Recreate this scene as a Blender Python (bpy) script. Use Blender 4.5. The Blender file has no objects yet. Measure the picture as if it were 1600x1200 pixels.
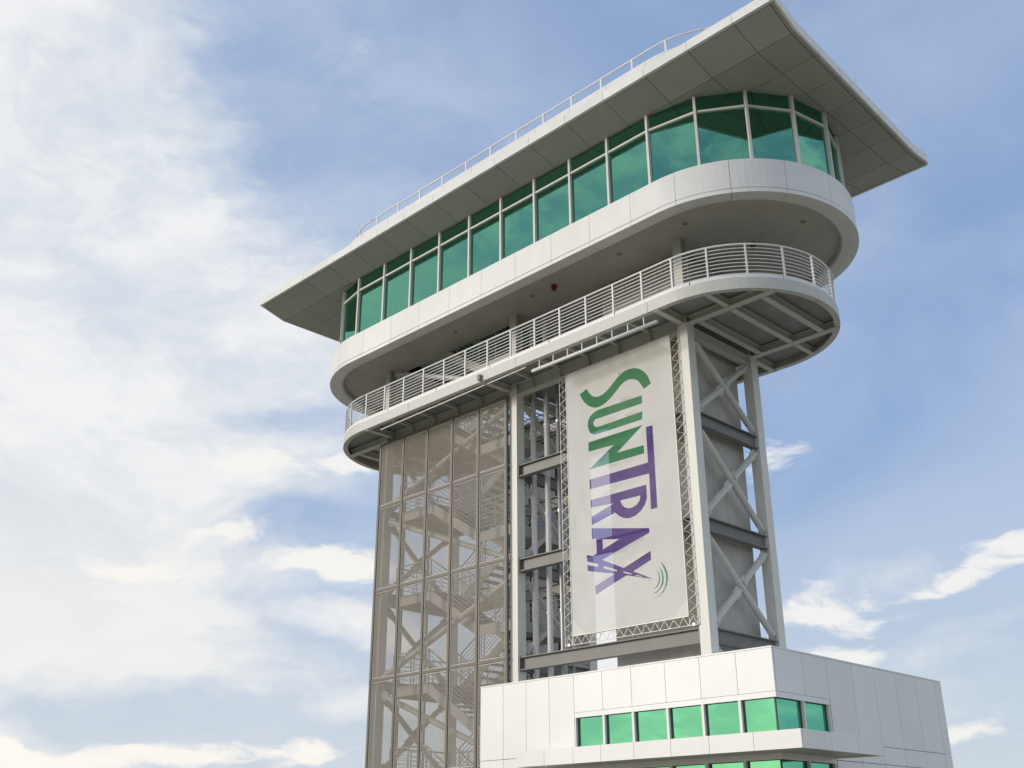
import bpy, math, random
from mathutils import Vector, Matrix, geometry
random.seed(7)
SC=bpy.context.scene
S=1.2; Z0=5.0                       # model units -> metres, ground level below the eye
def W(p): return Vector((p[0]*S,p[1]*S,(p[2]+Z0)*S))

# ------------------------------------------------------------------ camera
R=[[0.7052953595281483,0.7089030338513983,-0.003865801901712567],
   [-0.2826430267167599,0.2761952955603882,-0.9186016972326463],
   [-0.6501318137704453,0.648978156263054,0.3951657594187001]]
cam=bpy.data.cameras.new('camera'); co=bpy.data.objects.new('camera',cam); SC.collection.objects.link(co); SC.camera=co
m=Matrix(((R[0][0],-R[1][0],-R[2][0],0),(R[0][1],-R[1][1],-R[2][1],0),(R[0][2],-R[1][2],-R[2][2],0),(0,0,0,1)))
co.matrix_world=Matrix.Translation(W((13.856,-20,0)))@m
cam.sensor_width=36; cam.lens=1670.22*36/1600; cam.clip_start=.1; cam.clip_end=20000
def pixdir(x,y):
    a=(x-800)/1670.22; b=(y-600)/1670.22
    return Vector((R[0][0]*a+R[1][0]*b+R[2][0],R[0][1]*a+R[1][1]*b+R[2][1],R[0][2]*a+R[1][2]*b+R[2][2])).normalized()

# ------------------------------------------------------------------ sun, exposure
SUN_AZ=Vector((-.60,-.80,0)); SUN_EL=math.radians(15)
sd=Vector((SUN_AZ.x*math.cos(SUN_EL),SUN_AZ.y*math.cos(SUN_EL),math.sin(SUN_EL)))
sl=bpy.data.lights.new('sun','SUN'); sl.energy=1.5; sl.angle=math.radians(14); sl.color=(1,.925,.83)
so=bpy.data.objects.new('sun',sl); SC.collection.objects.link(so); so.rotation_euler=(-sd).to_track_quat('-Z','Y').to_euler(); so.location=(0,0,60)
SC.view_settings.view_transform='Standard'; SC.view_settings.look='None'; SC.view_settings.exposure=.3; SC.view_settings.gamma=1
SC.view_settings.use_curve_mapping=False

# ------------------------------------------------------------------ node helper
class N:
    def __init__(s,tree): s.t=tree; tree.nodes.clear()
    def n(s,typ,ins=None,**kw):
        nd=s.t.nodes.new(typ)
        for k,v in kw.items(): setattr(nd,k,v)
        for k,v in (ins or {}).items():
            i=nd.inputs[k]
            if isinstance(v,bpy.types.NodeSocket): s.t.links.new(v,i)
            else: i.default_value=v
        return nd
    def math(s,op,a,b=0.,c=0.,clamp=False):
        nd=s.n('ShaderNodeMath',{0:a,1:b,2:c},operation=op,use_clamp=clamp); return nd.outputs[0]
    def vm(s,op,a,b=(0,0,0)):
        nd=s.n('ShaderNodeVectorMath',{0:a,1:b},operation=op)
        return nd.outputs['Value'] if op in('DISTANCE','DOT_PRODUCT','LENGTH') else nd.outputs['Vector']
    def mix(s,f,a,b,blend='MIX'):
        nd=s.n('ShaderNodeMix',data_type='RGBA',blend_type=blend)
        for i,v in ((0,f),(6,a),(7,b)):
            if isinstance(v,bpy.types.NodeSocket): s.t.links.new(v,nd.inputs[i])
            else: nd.inputs[i].default_value=v if i==0 else (*v[:3],1)
        return nd.outputs[2]
    def ss(s,v,a,b,c=0.,d=1.):
        nd=s.n('ShaderNodeMapRange',{0:v,1:a,2:b,3:c,4:d},interpolation_type='SMOOTHSTEP'); return nd.outputs[0]
    def noise(s,vec,scale,detail=6,rough=.55,dist=0.,w=None):
        nd=s.n('ShaderNodeTexNoise',{'Vector':vec,'Scale':scale,'Detail':detail,'Roughness':rough,'Distortion':dist}); return nd.outputs[0]

# ------------------------------------------------------------------ sky
wd=bpy.data.worlds.new('World'); SC.world=wd; wd.use_nodes=True
n=N(wd.node_tree); STR=.15
sky=n.n('ShaderNodeTexSky',sky_type='NISHITA',sun_disc=False,sun_elevation=SUN_EL,sun_rotation=math.atan2(SUN_AZ.x,SUN_AZ.y),altitude=50,air_density=1.0,dust_density=1.2,ozone_density=1.6)
tc=n.n('ShaderNodeTexCoord').outputs['Generated']
sp=n.n('ShaderNodeSeparateXYZ',{0:tc}); zz=sp.outputs[2]
st=n.vm('MULTIPLY',tc,(1,1,2.1))
wv=n.n('ShaderNodeTexNoise',{'Vector':st,'Scale':2.6,'Detail':5,'Roughness':.55}).outputs['Color']
wv=n.vm('SCALE',n.vm('SUBTRACT',wv,(.5,.5,.5))); wv.node.inputs['Scale'].default_value=.34
wp=n.vm('ADD',st,wv)
def blob(x,y,r0,r1,amp=1.,k=1.):
    c=pixdir(x,y); c=(c.x,c.y,c.z*2.1)
    a=wp; 
    if k!=1.: a=n.vm('MULTIPLY',wp,(1,1,k)); c=(c[0],c[1],c[2]*k)
    d=n.vm('DISTANCE',a,c); return n.ss(d,r1,r0,0.,amp)
def addm(lst):
    r=lst[0]
    for q in lst[1:]: r=n.math('MAXIMUM',r,q)
    return r
# soft veil banks
bank=addm([blob(-120,60,.10,.34,1.),blob(170,40,.01,.17,.72),blob(250,170,.01,.14,.62),blob(-80,360,.08,.28,1.),blob(-80,640,.06,.26,1.),blob(-40,850,.05,.24,1.,1.1),blob(230,935,.03,.17,1.,1.7),blob(470,955,.02,.15,.9,1.8),
           blob(200,420,.0,.11,.55),blob(270,540,.0,.13,.68,1.2),blob(500,1060,.02,.14,.62,1.6),blob(1400,1080,.03,.24,.62,1.6),blob(1550,960,.01,.14,.6,1.8),blob(1330,880,.02,.16,.72,2.),blob(1480,1000,.02,.2,.62,2.2),blob(945,760,.02,.12,1.),blob(945,960,.03,.14,1.1),blob(-900,500,.5,.85,1.)])
gap=addm([blob(120,1085,.01,.13,1.,1.6),blob(400,820,.0,.10,.8,1.4),blob(400,640,.0,.09,.8,1.3),blob(330,60,.0,.1,.4),blob(170,800,.0,.07,.6,1.8)])
bank=n.math('SUBTRACT',bank,n.math('MULTIPLY',gap,.5))
fb=n.noise(wp,3.4,10,.62,.25); fb2=n.noise(wp,10.,9,.64,.3)
fbm=n.math('ADD',n.math('MULTIPLY',fb,.76),n.math('MULTIPLY',fb2,.24))
d1=n.ss(n.math('ADD',fbm,n.math('MULTIPLY',bank,.44)),.62,.90,0,.92)
# sharper puffs and streaks
puff=addm([blob(490,880,.01,.12,1.,2.0),blob(330,730,.0,.14,.9,2.2),blob(200,700,.0,.1,.8,2.2),blob(520,740,.0,.12,.75,2.6),blob(130,860,.0,.16,.9,2.8),blob(300,830,.0,.1,.85,3.),blob(150,1160,.02,.2,.85,3.),blob(1225,735,.0,.11,.9,1.2),
           blob(400,1160,.02,.16,.7,3.),blob(1280,930,.01,.17,.95,2.4),blob(1400,905,.0,.07,1.,1.8),blob(1450,890,.0,.075,1.05,1.8),blob(1500,870,.01,.08,1.1,1.8),blob(1550,850,.01,.08,1.1,1.8),blob(1600,828,.01,.09,1.1,1.8),blob(1265,1000,.01,.12,.85,2.),blob(1580,1125,.0,.12,.9,3.),blob(640,215,.0,.05,.5,1.),blob(380,560,.0,.12,.6,1.4)])
hi=n.noise(n.vm('MULTIPLY',wp,(1,1,1.5)),8.,11,.66,.15)
d2=n.ss(n.math('ADD',hi,n.math('MULTIPLY',puff,.44)),.69,.88,0,.92)
veil=n.ss(n.noise(st,1.9,8,.58,.5),.34,.70,0.05,.50)
vl=n.math('MULTIPLY',n.ss(n.vm('DOT_PRODUCT',tc,tuple(pixdir(200,650))),.80,.99,0,.85),n.ss(n.noise(st,4.2,8,.6,.5),.30,.66,.45,1.)); vl=n.math('MULTIPLY',vl,n.math('MULTIPLY_ADD',gap,-.6,1.)); veil=n.math('MAXIMUM',veil,vl)
away=n.vm('DOT_PRODUCT',tc,(-.67,.62,.4)); away=n.ss(away,.75,.35,0,1)
fa=n.math('ADD',n.math('MULTIPLY',n.noise(wp,7.5,9,.6,.5),.5),n.math('MULTIPLY',n.noise(wp,24.,7,.6,.5),.5))
d3=n.math('MULTIPLY',n.ss(fa,.42,.62,0,.75),away)
hz=n.math('MULTIPLY',n.ss(zz,.34,-.04,0,.82),n.math('MULTIPLY_ADD',away,-.55,1.))
def C_(r,g,b): return (r/STR,g/STR,b/STR)
tint=n.mix(.70,sky.outputs[0],C_(.22,.33,.555))
low=n.ss(zz,.40,.08,0,1)
warm=n.math('MULTIPLY',n.ss(n.vm('DOT_PRODUCT',tc,(-.92,-.30,.1)),-.05,.9,0,.85),low)
shade=n.ss(n.noise(wp,5.2,8,.62,.2),.34,.64,0,1)
ccol=n.mix(shade,C_(.55,.59,.645),C_(.745,.745,.745))
ccol=n.mix(warm,ccol,C_(.775,.755,.715))
c=n.mix(veil,tint,C_(.46,.53,.655))
c=n.mix(hz,c,C_(.56,.60,.63))
c=n.mix(d3,c,n.mix(.5,ccol,C_(1.05,1.0,.90)))
c=n.mix(d1,c,ccol)
c=n.mix(d2,c,n.mix(warm,C_(.74,.735,.72),C_(.84,.79,.72)))
gnd=n.ss(zz,0.,-.03,0,1); c=n.mix(gnd,c,C_(.25,.25,.22))
bg=n.n('ShaderNodeBackground',{0:c,1:STR}); wo=n.n('ShaderNodeOutputWorld',{0:bg.outputs[0]})

# ------------------------------------------------------------------ materials
MT={}
def mat(name,col,rough=.5,metal=0.,var=.0,nscale=3.,bump=0.,streak=0.,objvar=0.,spec=.5,stripes=None,spots=0.):
    mt=bpy.data.materials.new(name); mt.use_nodes=True; q=N(mt.node_tree)
    pos=q.n('ShaderNodeNewGeometry').outputs['Position']
    f=q.noise(pos,nscale,6,.6)
    c=q.mix(q.ss(f,.3,.7,0,1),tuple(v*(1-var) for v in col),tuple(min(1,v*(1+var)) for v in col))
    if streak:
        s1=q.noise(q.vm('MULTIPLY',pos,(3.1,3.1,.16)),2.2,5,.65)
        c=q.mix(q.ss(s1,.50,.78,0,streak),c,tuple(v*.62 for v in (col[0],col[1]*.97,col[2]*.9)))
    if spots:
        s2=q.noise(pos,1.1,8,.7); c=q.mix(q.ss(s2,.5,.72,0,spots),c,tuple(v*.7 for v in col))
    if objvar:
        rnd=q.n('ShaderNodeObjectInfo').outputs['Random']
        k=q.math('MULTIPLY_ADD',rnd,objvar*2,1-objvar)
        cm=q.n('ShaderNodeCombineXYZ',{0:k,1:k,2:k}).outputs[0]
        c=q.mix(1.,c,cm,'MULTIPLY')
    b=q.n('ShaderNodeBsdfPrincipled',{'Base Color':c,'Metallic':metal,'Specular IOR Level':spec})
    q.t.links.new(q.math('MULTIPLY_ADD',f,.18,rough-.09),b.inputs['Roughness'])
    if stripes:
        w=q.n('ShaderNodeTexWave',{'Vector':pos,'Scale':stripes,'Distortion':.3,'Detail':2.},bands_direction='DIAGONAL').outputs[1]
        bp_=q.n('ShaderNodeBump',{'Height':w,'Strength':.5,'Distance':.01}); q.t.links.new(bp_.outputs[0],b.inputs['Normal'])
    elif bump:
        bp_=q.n('ShaderNodeBump',{'Height':q.noise(pos,14,5,.6),'Strength':bump,'Distance':.01}); q.t.links.new(bp_.outputs[0],b.inputs['Normal'])
    q.n('ShaderNodeOutputMaterial',{0:b.outputs[0]}); MT[name]=mt; return mt
white=mat('white_panel',(.80,.785,.745),.38,var=.025,nscale=1.3,streak=.13,objvar=.03)
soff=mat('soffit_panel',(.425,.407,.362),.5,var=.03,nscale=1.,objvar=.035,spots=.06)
stucco=mat('stucco',(.56,.53,.475),.8,var=.06,nscale=1.2,bump=.3,spots=.3)
dark=mat('dark_joint',(.09,.09,.085),.7)
joint=mat('joint_backing',(.26,.255,.235),.8)
paint=mat('painted_steel',(.58,.57,.515),.45,var=.04,nscale=2.,streak=.14,bump=.08,spots=.12)
beamm=mat('grey_steel',(.19,.182,.165),.5,var=.08,nscale=2.,streak=.2,spots=.15)
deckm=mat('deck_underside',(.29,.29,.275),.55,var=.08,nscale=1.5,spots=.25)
colpaint=mat('ivory_column_paint',(.72,.70,.625),.45,var=.03,nscale=2.,streak=.10,bump=.06)
colgrey=mat('grey_column_paint',(.42,.43,.42),.5,var=.05,streak=.15)
conc=mat('concrete',(.54,.51,.465),.85,var=.10,nscale=1.2,bump=.5,streak=.5,spots=.35)
railm=mat('white_rail',(.80,.79,.76),.4,var=.03)
mull=mat('mullion',(.74,.70,.66),.4,var=.02)
galv=mat('galvanised',(.48,.48,.47),.45,metal=.5,var=.12,nscale=6.)
stairm=mat('stair_paint',(.55,.54,.50),.5,var=.05,streak=.15)
inner=mat('interior_white',(.84,.84,.80),.8,var=.03)
redm=mat('red_plastic',(.27,.014,.012),.35)
frame_dark=mat('screen_tube',(.12,.105,.085),.5,var=.1)
frame_light=mat('screen_edge',(.55,.50,.41),.5,var=.05)
tread=mat('tread',(.16,.16,.155),.7,var=.1)
trussm=mat('truss_alu',(.60,.57,.50),.45,metal=.2,var=.08)

def glassmat(name,tr,gl,k0,k1,rough=.02):
    mt=bpy.data.materials.new(name); mt.use_nodes=True; q=N(mt.node_tree)
    t=q.n('ShaderNodeBsdfTransparent',{0:(*tr,1)})
    pos=q.n('ShaderNodeNewGeometry').outputs['Position']
    bp_=q.n('ShaderNodeBump',{'Height':q.noise(pos,.9,2,.4),'Strength':.12,'Distance':.02})
    g=q.n('ShaderNodeBsdfGlossy',{0:(*gl,1),'Roughness':rough,'Normal':bp_.outputs[0]})
    fr=q.n('ShaderNodeLayerWeight',{0:.35}).outputs['Facing']
    f=q.ss(fr,0.,1.,k0,k1)
    mx=q.n('ShaderNodeMixShader',{0:f,1:t.outputs[0],2:g.outputs[0]})
    q.n('ShaderNodeOutputMaterial',{0:mx.outputs[0]}); MT[name]=mt; return mt
gcab=glassmat('green_glass_cab',(.13,.50,.34),(.26,.68,.50),.44,.70)
gblk=glassmat('green_glass_base',(.06,.34,.20),(.24,.78,.50),.55,.80)

def meshmat(name,col,trans,rough=.7,transluc=.0,stripe=0.,pert=0.):
    mt=bpy.data.materials.new(name); mt.use_nodes=True; q=N(mt.node_tree)
    pos=q.n('ShaderNodeNewGeometry').outputs['Position']
    f=q.noise(q.vm('MULTIPLY',pos,(1,1,.5)),1.1,5,.6)
    c=q.mix(q.ss(f,.3,.7,0,1),tuple(v*(1-pert) for v in col),tuple(v*(1+pert) for v in col))
    d=q.n('ShaderNodeBsdfDiffuse',{0:c}); s_=d.outputs[0]
    if transluc:
        tl=q.n('ShaderNodeBsdfTranslucent',{0:c}); s_=q.n('ShaderNodeMixShader',{0:transluc,1:s_,2:tl.outputs[0]}).outputs[0]
    t=q.n('ShaderNodeBsdfTransparent')
    fac=trans
    if stripe:
        sx=q.n('ShaderNodeSeparateXYZ',{0:pos}); a=q.math('ADD',sx.outputs[0],sx.outputs[1])
        w=q.math('SINE',q.math('MULTIPLY',a,stripe)); fac=q.math('MULTIPLY_ADD',w,.07,trans)
    mx=q.n('ShaderNodeMixShader',{0:fac,1:s_,2:t.outputs[0]})
    q.n('ShaderNodeOutputMaterial',{0:mx.outputs[0]}); MT[name]=mt; return mt
screenm=meshmat('perforated_screen',(.44,.40,.34),.70,pert=.06)
screend=meshmat('louvred_screen_back',(.13,.11,.09),.38,pert=.1)
screenb=meshmat('perforated_screen_back',(.54,.475,.38),.88,pert=.06)
bannerm=meshmat('banner_vinyl_mesh',(.86,.84,.785),.16,transluc=.12,pert=.02)
bannerc=meshmat('banner_vinyl_double',(.88,.86,.80),.08,transluc=.1,pert=.02)
inkg=meshmat('banner_ink_green',(.085,.29,.135),.30,pert=.05)
inkp=meshmat('banner_ink_purple',(.15,.085,.31),.36,pert=.05)

# ------------------------------------------------------------------ geometry helpers
def tag(o,label=None,cat=None,group=None,kind=None):
    for k,v in (('label',label),('category',cat),('group',group),('kind',kind)):
        if v: o[k]=v
    return o
def thing(name,loc,label,cat,group=None):
    o=bpy.data.objects.new(name,None); SC.collection.objects.link(o); o.location=W(loc); o.empty_display_size=.3
    return tag(o,label,cat,group)
def obj(name,vf,mt,parent=None,smooth=False):
    """vf: (verts in model units, faces) -> one mesh object, origin at its own centre"""
    v,f=vf[0],vf[1]
    wv=[W(p) for p in v]
    lo=Vector((min(p.x for p in wv),min(p.y for p in wv),min(p.z for p in wv))); hi=Vector((max(p.x for p in wv),max(p.y for p in wv),max(p.z for p in wv)))
    c=(lo+hi)/2
    me=bpy.data.meshes.new(name); me.from_pydata([p-c for p in wv],[],f); me.materials.append(mt); me.update()
    if smooth:
        for p in me.polygons: p.use_smooth=True
    o=bpy.data.objects.new(name,me); SC.collection.objects.link(o)
    put(o,c,parent); return o
def absloc(o):
    l=Vector(o.location)
    return l+absloc(o.parent) if o.parent else l
def put(o,c,parent):
    if parent is not None: o.parent=parent; o.location=c-absloc(parent)
    else: o.location=c
def inst(src,dc,parent):
    """copy of src moved by dc (model units), sharing its mesh"""
    o=src.copy(); SC.collection.objects.link(o); c=absloc(src)+Vector(dc)*S; o.parent=None; put(o,c,parent); return o
def merge(*l):
    V=[];F=[]
    for v,f in l:
        k=len(V); V+=list(v); F+=[[i+k for i in q] for q in f]
    return V,F
def box(x0,x1,y0,y1,z0,z1):
    v=[(x,y,z) for z in(z0,z1) for y in(y0,y1) for x in(x0,x1)]
    return v,[[0,2,3,1],[4,5,7,6],[0,1,5,4],[2,6,7,3],[0,4,6,2],[1,3,7,5]]
def tube(p,q,r,k=8,caps=True):
    p=Vector(p);q=Vector(q);d=(q-p).normalized(); u=d.cross(Vector((0,0,1)) if abs(d.z)<.95 else Vector((1,0,0))).normalized(); w=d.cross(u)
    v=[];f=[]
    for c in(p,q):
        for i in range(k):
            a=2*math.pi*i/k+math.pi/k; v.append(tuple(c+u*math.cos(a)*r+w*math.sin(a)*r))
    f=[[i,(i+1)%k,k+(i+1)%k,k+i] for i in range(k)]
    if caps: f+=[list(range(k))[::-1],list(range(k,2*k))]
    return v,f
def bar(p,q,w,h,up=(0,0,1)):
    """rectangular bar: w across, h along 'up'"""
    p=Vector(p);q=Vector(q);d=(q-p).normalized(); s=d.cross(Vector(up)).normalized(); u=s.cross(d)
    v=[tuple(c+s*a*w/2+u*b*h/2) for c in(p,q) for a,b in((-1,-1),(1,-1),(1,1),(-1,1))]
    return v,[[0,1,2,3][::-1],[4,5,6,7],[0,1,5,4],[1,2,6,5],[2,3,7,6],[3,0,4,7]]
def prof(p,q,pts,up=(0,0,1)):
    """prism of a closed profile pts (across, up) from p to q"""
    p=Vector(p);q=Vector(q);d=(q-p).normalized(); s=d.cross(Vector(up)).normalized(); u=s.cross(d); k=len(pts)
    v=[tuple(c+s*a+u*b) for c in(p,q) for a,b in pts]
    return v,[[i,(i+1)%k,k+(i+1)%k,k+i] for i in range(k)]+[list(range(k))[::-1],list(range(k,2*k))]
def ibeam(p,q,h=.3,w=.2,tf=.025,tw=.02,up=(0,0,1)):
    a,b=w/2,h/2
    return prof(p,q,[(-a,-b),(a,-b),(a,-b+tf),(tw/2,-b+tf),(tw/2,b-tf),(a,b-tf),(a,b),(-a,b),(-a,b-tf),(-tw/2,b-tf),(-tw/2,-b+tf),(-a,-b+tf)],up)
def slab(outer,holes,z0,z1):
    loops=[outer]+holes; V2=[p for l in loops for p in l]
    tr=geometry.tessellate_polygon([[Vector((x,y,0)) for x,y in l] for l in loops]); k=len(V2)
    v=[(x,y,z0) for x,y in V2]+[(x,y,z1) for x,y in V2]
    f=[list(t) for t in tr]+[[i+k for i in t][::-1] for t in tr]; o=0
    for l in loops:
        m_=len(l)
        for i in range(m_): a=o+i;b=o+(i+1)%m_; f.append([a,b,b+k,a+k])
        o+=m_
    return v,f
XL,XR,CY=-11.9,.28,1.6
def stad(r,xl=XL,xr=XR,cy=CY,na=28):
    """closed loop: starts front-left going right, round the right end, back, round the left end"""
    P=[]
    L=xr-xl
    nst=9
    for i in range(nst): P.append((xl+L*i/nst,cy-r))
    for i in range(na): a=-math.pi/2+math.pi*i/na; P.append((xr+r*math.cos(a),cy+r*math.sin(a)))
    for i in range(nst): P.append((xr-L*i/nst,cy+r))
    for i in range(na): a=math.pi/2+math.pi*i/na; P.append((xl+r*math.cos(a),cy+r*math.sin(a)))
    return P
def sat(r,s,xl=XL,xr=XR,cy=CY,rr=None):
    """point + outward normal at arc length s measured along a stadium of radius rr, offset to r"""
    rr=rr or r; L=xr-xl; A=math.pi*rr; T=2*L+2*A; s=s%T
    if s<L: return (xl+s,cy-r),(0,-1)
    s-=L
    if s<A: a=-math.pi/2+s/rr; return (xr+r*math.cos(a),cy+r*math.sin(a)),(math.cos(a),math.sin(a))
    s-=A
    if s<L: return (xr-s,cy+r),(0,1)
    s-=L; a=math.pi/2+s/rr; return (xl+r*math.cos(a),cy+r*math.sin(a)),(math.cos(a),math.sin(a))
def stlen(r,xl=XL,xr=XR): return 2*(xr-xl)+2*math.pi*r
def sweepseg(rr,s0,s1,pts,xl=XL,xr=XR,step=.22,closed_loop=False):
    """profile pts (outward offset, z) swept along the stadium of radius rr between arc lengths"""
    k=max(1,int(math.ceil((s1-s0)/step))); v=[];f=[];m_=len(pts)
    L=xr-xl
    ss_=[s0+(s1-s0)*i/k for i in range(k+1)]
    for s_ in ss_:
        (x,y),(nx,ny)=sat(rr,s_,xl,xr,rr=rr)
        for o,z in pts: v.append((x+nx*o,y+ny*o,z))
    for i in range(k):
        for j in range(m_):
            a=i*m_+j;b=i*m_+(j+1)%m_; f.append([a,b,b+m_,a+m_])
    f.append(list(range(m_))); f.append(list(range(k*m_,k*m_+m_))[::-1])
    return v,f

# ------------------------------------------------------------------ ground
def sheet(name,pts,z,mt):
    o=obj(name,([(x,y,z) for x,y in pts],[list(range(len(pts)))]),mt); return tag(o,kind='structure')
grass=mat('grass_ground',(.10,.12,.055),.95,var=.3,nscale=.05,bump=.6,spots=.4)
pave=mat('concrete_apron',(.35,.31,.24),.9,var=.08,nscale=.3,bump=.3,spots=.25)
c3=[(-6.+2500*math.cos(2*math.pi*i/48),2500*math.sin(2*math.pi*i/48)) for i in range(48)]
sheet('ground',c3,-Z0,grass)
sheet('pavement',[(-45,-48),(38,-48),(38,34),(-45,34)],-Z0+.004,pave)

# ------------------------------------------------------------------ TOWER
tw=thing('observation_tower',(-6,1.6,-Z0),'tall white tower on steel columns with green glazed cab and wide flat roof','tower')
ZT=12.0
# columns (box look below, wide-flange above the balcony)
COLS=[(-12.,0.),(-6.14,0.),(-.14,0.),(-12.,2.98),(-6.14,2.98),(-.14,2.98)]
for x,y in COLS:
    y0=y if y==0 else 2.83; 
    c_=obj('column',box(x-.14,x+.14,y0,y0+.3,-Z0,ZT-.02),colpaint,tw)
    up=merge(box(x-.13,x+.13,y0+.0,y0+.03,ZT-.02,14.42),box(x-.13,x+.13,y0+.25,y0+.28,ZT-.02,14.42),box(x-.012,x+.012,y0+.03,y0+.25,ZT-.02,14.42))
    obj('upper_column',up,paint,tw)
# storey beams
LV=[9.5,6.85,4.27,1.62,-1.02,-3.66]
for z in LV:
    h=.34
    obj('beam',ibeam((-5.99,.14,z),(-.29,.14,z),h,.2),beamm,tw)
    obj('beam',ibeam((-.13,.31,z),(-.13,2.82,z),h,.2),beamm,tw)
    obj('beam',ibeam((-6.13,.31,z),(-6.13,2.82,z),h,.2),beamm,tw)
    obj('beam',ibeam((-12.,.31,z),(-12.,2.82,z),h,.2),paint,tw)
    obj('beam',ibeam((-11.85,2.98,z),(-6.29,2.98,z),h,.2),paint,tw)
    for s_ in (-5.97,-.31): obj('end_plate',box(s_-.012,s_+.012,.02,.26,z-.19,z+.19),beamm,tw)
# cross braces
def brace(p,q,r=.085):
    b=obj('brace',tube(p,q,r,8),paint,tw)
    p=Vector(p);q=Vector(q);d=(q-p).normalized()
    for c_,s_ in((p,1),(q,-1)):
        a=c_-d*s_*.06; e=c_+d*s_*.22
        n_=Vector((1,0,0)) if abs(d.y)>.2 else Vector((0,1,0))
        obj('gusset_plate',bar(a,e,.02,.25,up=d.cross(n_)),paint,b)
def xbay(x,z0,z1):
    brace((x,.42,z1-.12),(x,2.78,z0+.14)); 
    mid=((.42+2.72)/2,(z0+z1)/2)
    brace((x+.0,.40,z0+.14),(x,mid[0]-.09,mid[1]-.10)); brace((x,mid[0]+.09,mid[1]+.10),(x,2.76,z1-.12))
for x in(-.13,-6.13,-12.):
    prev=11.95
    for z in LV[:4 if x>-5 else 6]:
        zt=prev-(.0 if prev>11 else .17); 
        xbay(x,z+.17,zt-.02 if prev<11 else 11.75); prev=z
# zig-zag braces behind the screen front and on the back
prev=11.9
for i,z in enumerate(LV):
    a,b=z+.25,prev-.25
    if i%2==0: brace((-11.75,.16,a),(-6.35,.16,b))
    else: brace((-11.75,.16,b),(-6.35,.16,a))
    prev=z
brace((-11.75,.16,14.3),(-6.4,.16,12.35))
# ---- concrete core
core=obj('core_wall',box(-3.2,-.42,.62,2.72,-Z0,14.38),conc,tw)
# ---- framing under the balcony
zb=12.05
def jb(p,q,h=.2,w=.16,m_=paint): return obj('joist',ibeam(p,q,h,w,.02,.016),m_,tw)
hole=[(-11.7,.4),(-6.4,.4),(-6.4,2.75),(-11.7,2.75)]
BAL=2.68
for y in(.13,3.0):
    obj('beam',ibeam((-11.9,y,11.98),(-.3,y,11.98),.38,.22),paint,tw)
    dx=math.sqrt((BAL-.06)**2-(y-CY)**2)
    obj('beam',ibeam((.0,y,zb-.0),(XR+dx,y,zb),.2,.2),paint,tw)
    obj('beam',ibeam((-12.15,y,zb),(XL-dx,y,zb),.2,.2),paint,tw)
for x in(-.13,-6.13,-12.): obj('beam',ibeam((x,.26,11.82),(x,2.86,11.82),.26,.2),paint,tw)
for x in(.25,1.2,2.1,-12.75,-13.6): jb((x,.26,zb),(x,2.87,zb))
for x in(1.2,): jb((x,.0,zb),(x,-.82,zb),.18,.14); jb((x,3.13,zb),(x,4.0,zb),.18,.14)
for x in(-.14,-6.3,-11.6):
    jb((x,.0,zb),(x,-1.04,zb),.2,.16); jb((x,3.13,zb),(x,4.24,zb),.2,.16)
x=-.14
for k in range(1,12):
    xx=-.14-k*1.05
    if abs(xx+6.3)<.4 : continue
    jb((xx,.02,12.12),(xx,-1.03,12.12),.1,.06)
    obj('stiffener',box(xx-.012,xx+.012,.0,.12,11.81,12.15),paint,tw)
# ---- balcony
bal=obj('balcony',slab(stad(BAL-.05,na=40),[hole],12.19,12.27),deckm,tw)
Tl=stlen(BAL)
PR=[(0,11.98),(0,12.28),(-.035,12.28),(-.035,12.015),(-.15,12.015),(-.15,11.98)]
nseg=9
for i in range(nseg):
    obj('rim_channel',sweepseg(BAL,Tl*i/nseg-2.2,Tl*(i+1)/nseg-2.2-.012,PR),paint,bal)
for i in range(nseg*2):
    obj('toe_plate',sweepseg(BAL-.02,(Tl*i/nseg-1.9)/2,(Tl*(i+1)/nseg-1.9)/2-.03,[(0,12.285),(0,12.375),(-.02,12.375),(-.02,12.285)]),railm,bal)
# railing
RR=BAL-.045; Tr=stlen(RR); npost=44
for i in range(npost):
    s_=Tr*i/npost+.2
    (x,y),(nx,ny)=sat(RR,s_)
    obj('railing_post',bar((x,y,12.2),(x,y,13.2),.042,.042,up=(nx,ny,0)),railm,bal)
def ringtube(r,z,rad,k=6):
    pts=[(rad*math.cos(2*math.pi*j/k+.5),z+rad*math.sin(2*math.pi*j/k+.5)) for j in range(k)]
    return sweepseg(r,0,stlen(r)-.0001,pts,step=.3)
obj('top_rail',ringtube(RR,13.2,.026,8),railm,bal,True)
for j in range(8): obj('railing_bar',ringtube(RR-.02,12.41+j*.099,.014),railm,bal,True)
# ---- observation cab
CR=3.22; CXR,CXL=.5,-11.95
hole2=[(-11.55,.45),(-6.55,.45),(-6.55,2.7),(-11.55,2.7)]
def sx(r,**k): return stad(r,xl=CXL,xr=CXR,na=40)
cab=obj('cab_floor',slab(sx(2.95),[hole2],14.42,15.05),stucco,tw)
Tc=stlen(CR,CXL,CXR)
np_=int(round(Tc/1.355)); st_=Tc/np_
s00=(-11.26-CXL)
PRC=[(0,14.2),(0,14.305),(-.045,14.31),(-.045,14.328),(-.012,14.34),(-.012,15.14),(-.42,15.14),(-.42,14.24)]
for i in range(np_):
    a=s00+st_*i
    obj('rim_panel',sweepseg(CR,a,a+st_-.011,PRC,CXL,CXR,step=.17),white,cab)
obj('rim_backing',sweepseg(CR-.05,0,Tc*.985,[(0,14.27),(0,15.1),(-.34,15.1),(-.34,14.27)],CXL,CXR,step=.4),joint,cab)
obj('rim_return',sweepseg(CR-.425,0,stlen(CR-.425,CXL,CXR)-.001,[(0,14.26),(0,14.5),(-.03,14.5),(-.03,14.26)],CXL,CXR,step=.3),stucco,cab)
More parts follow.
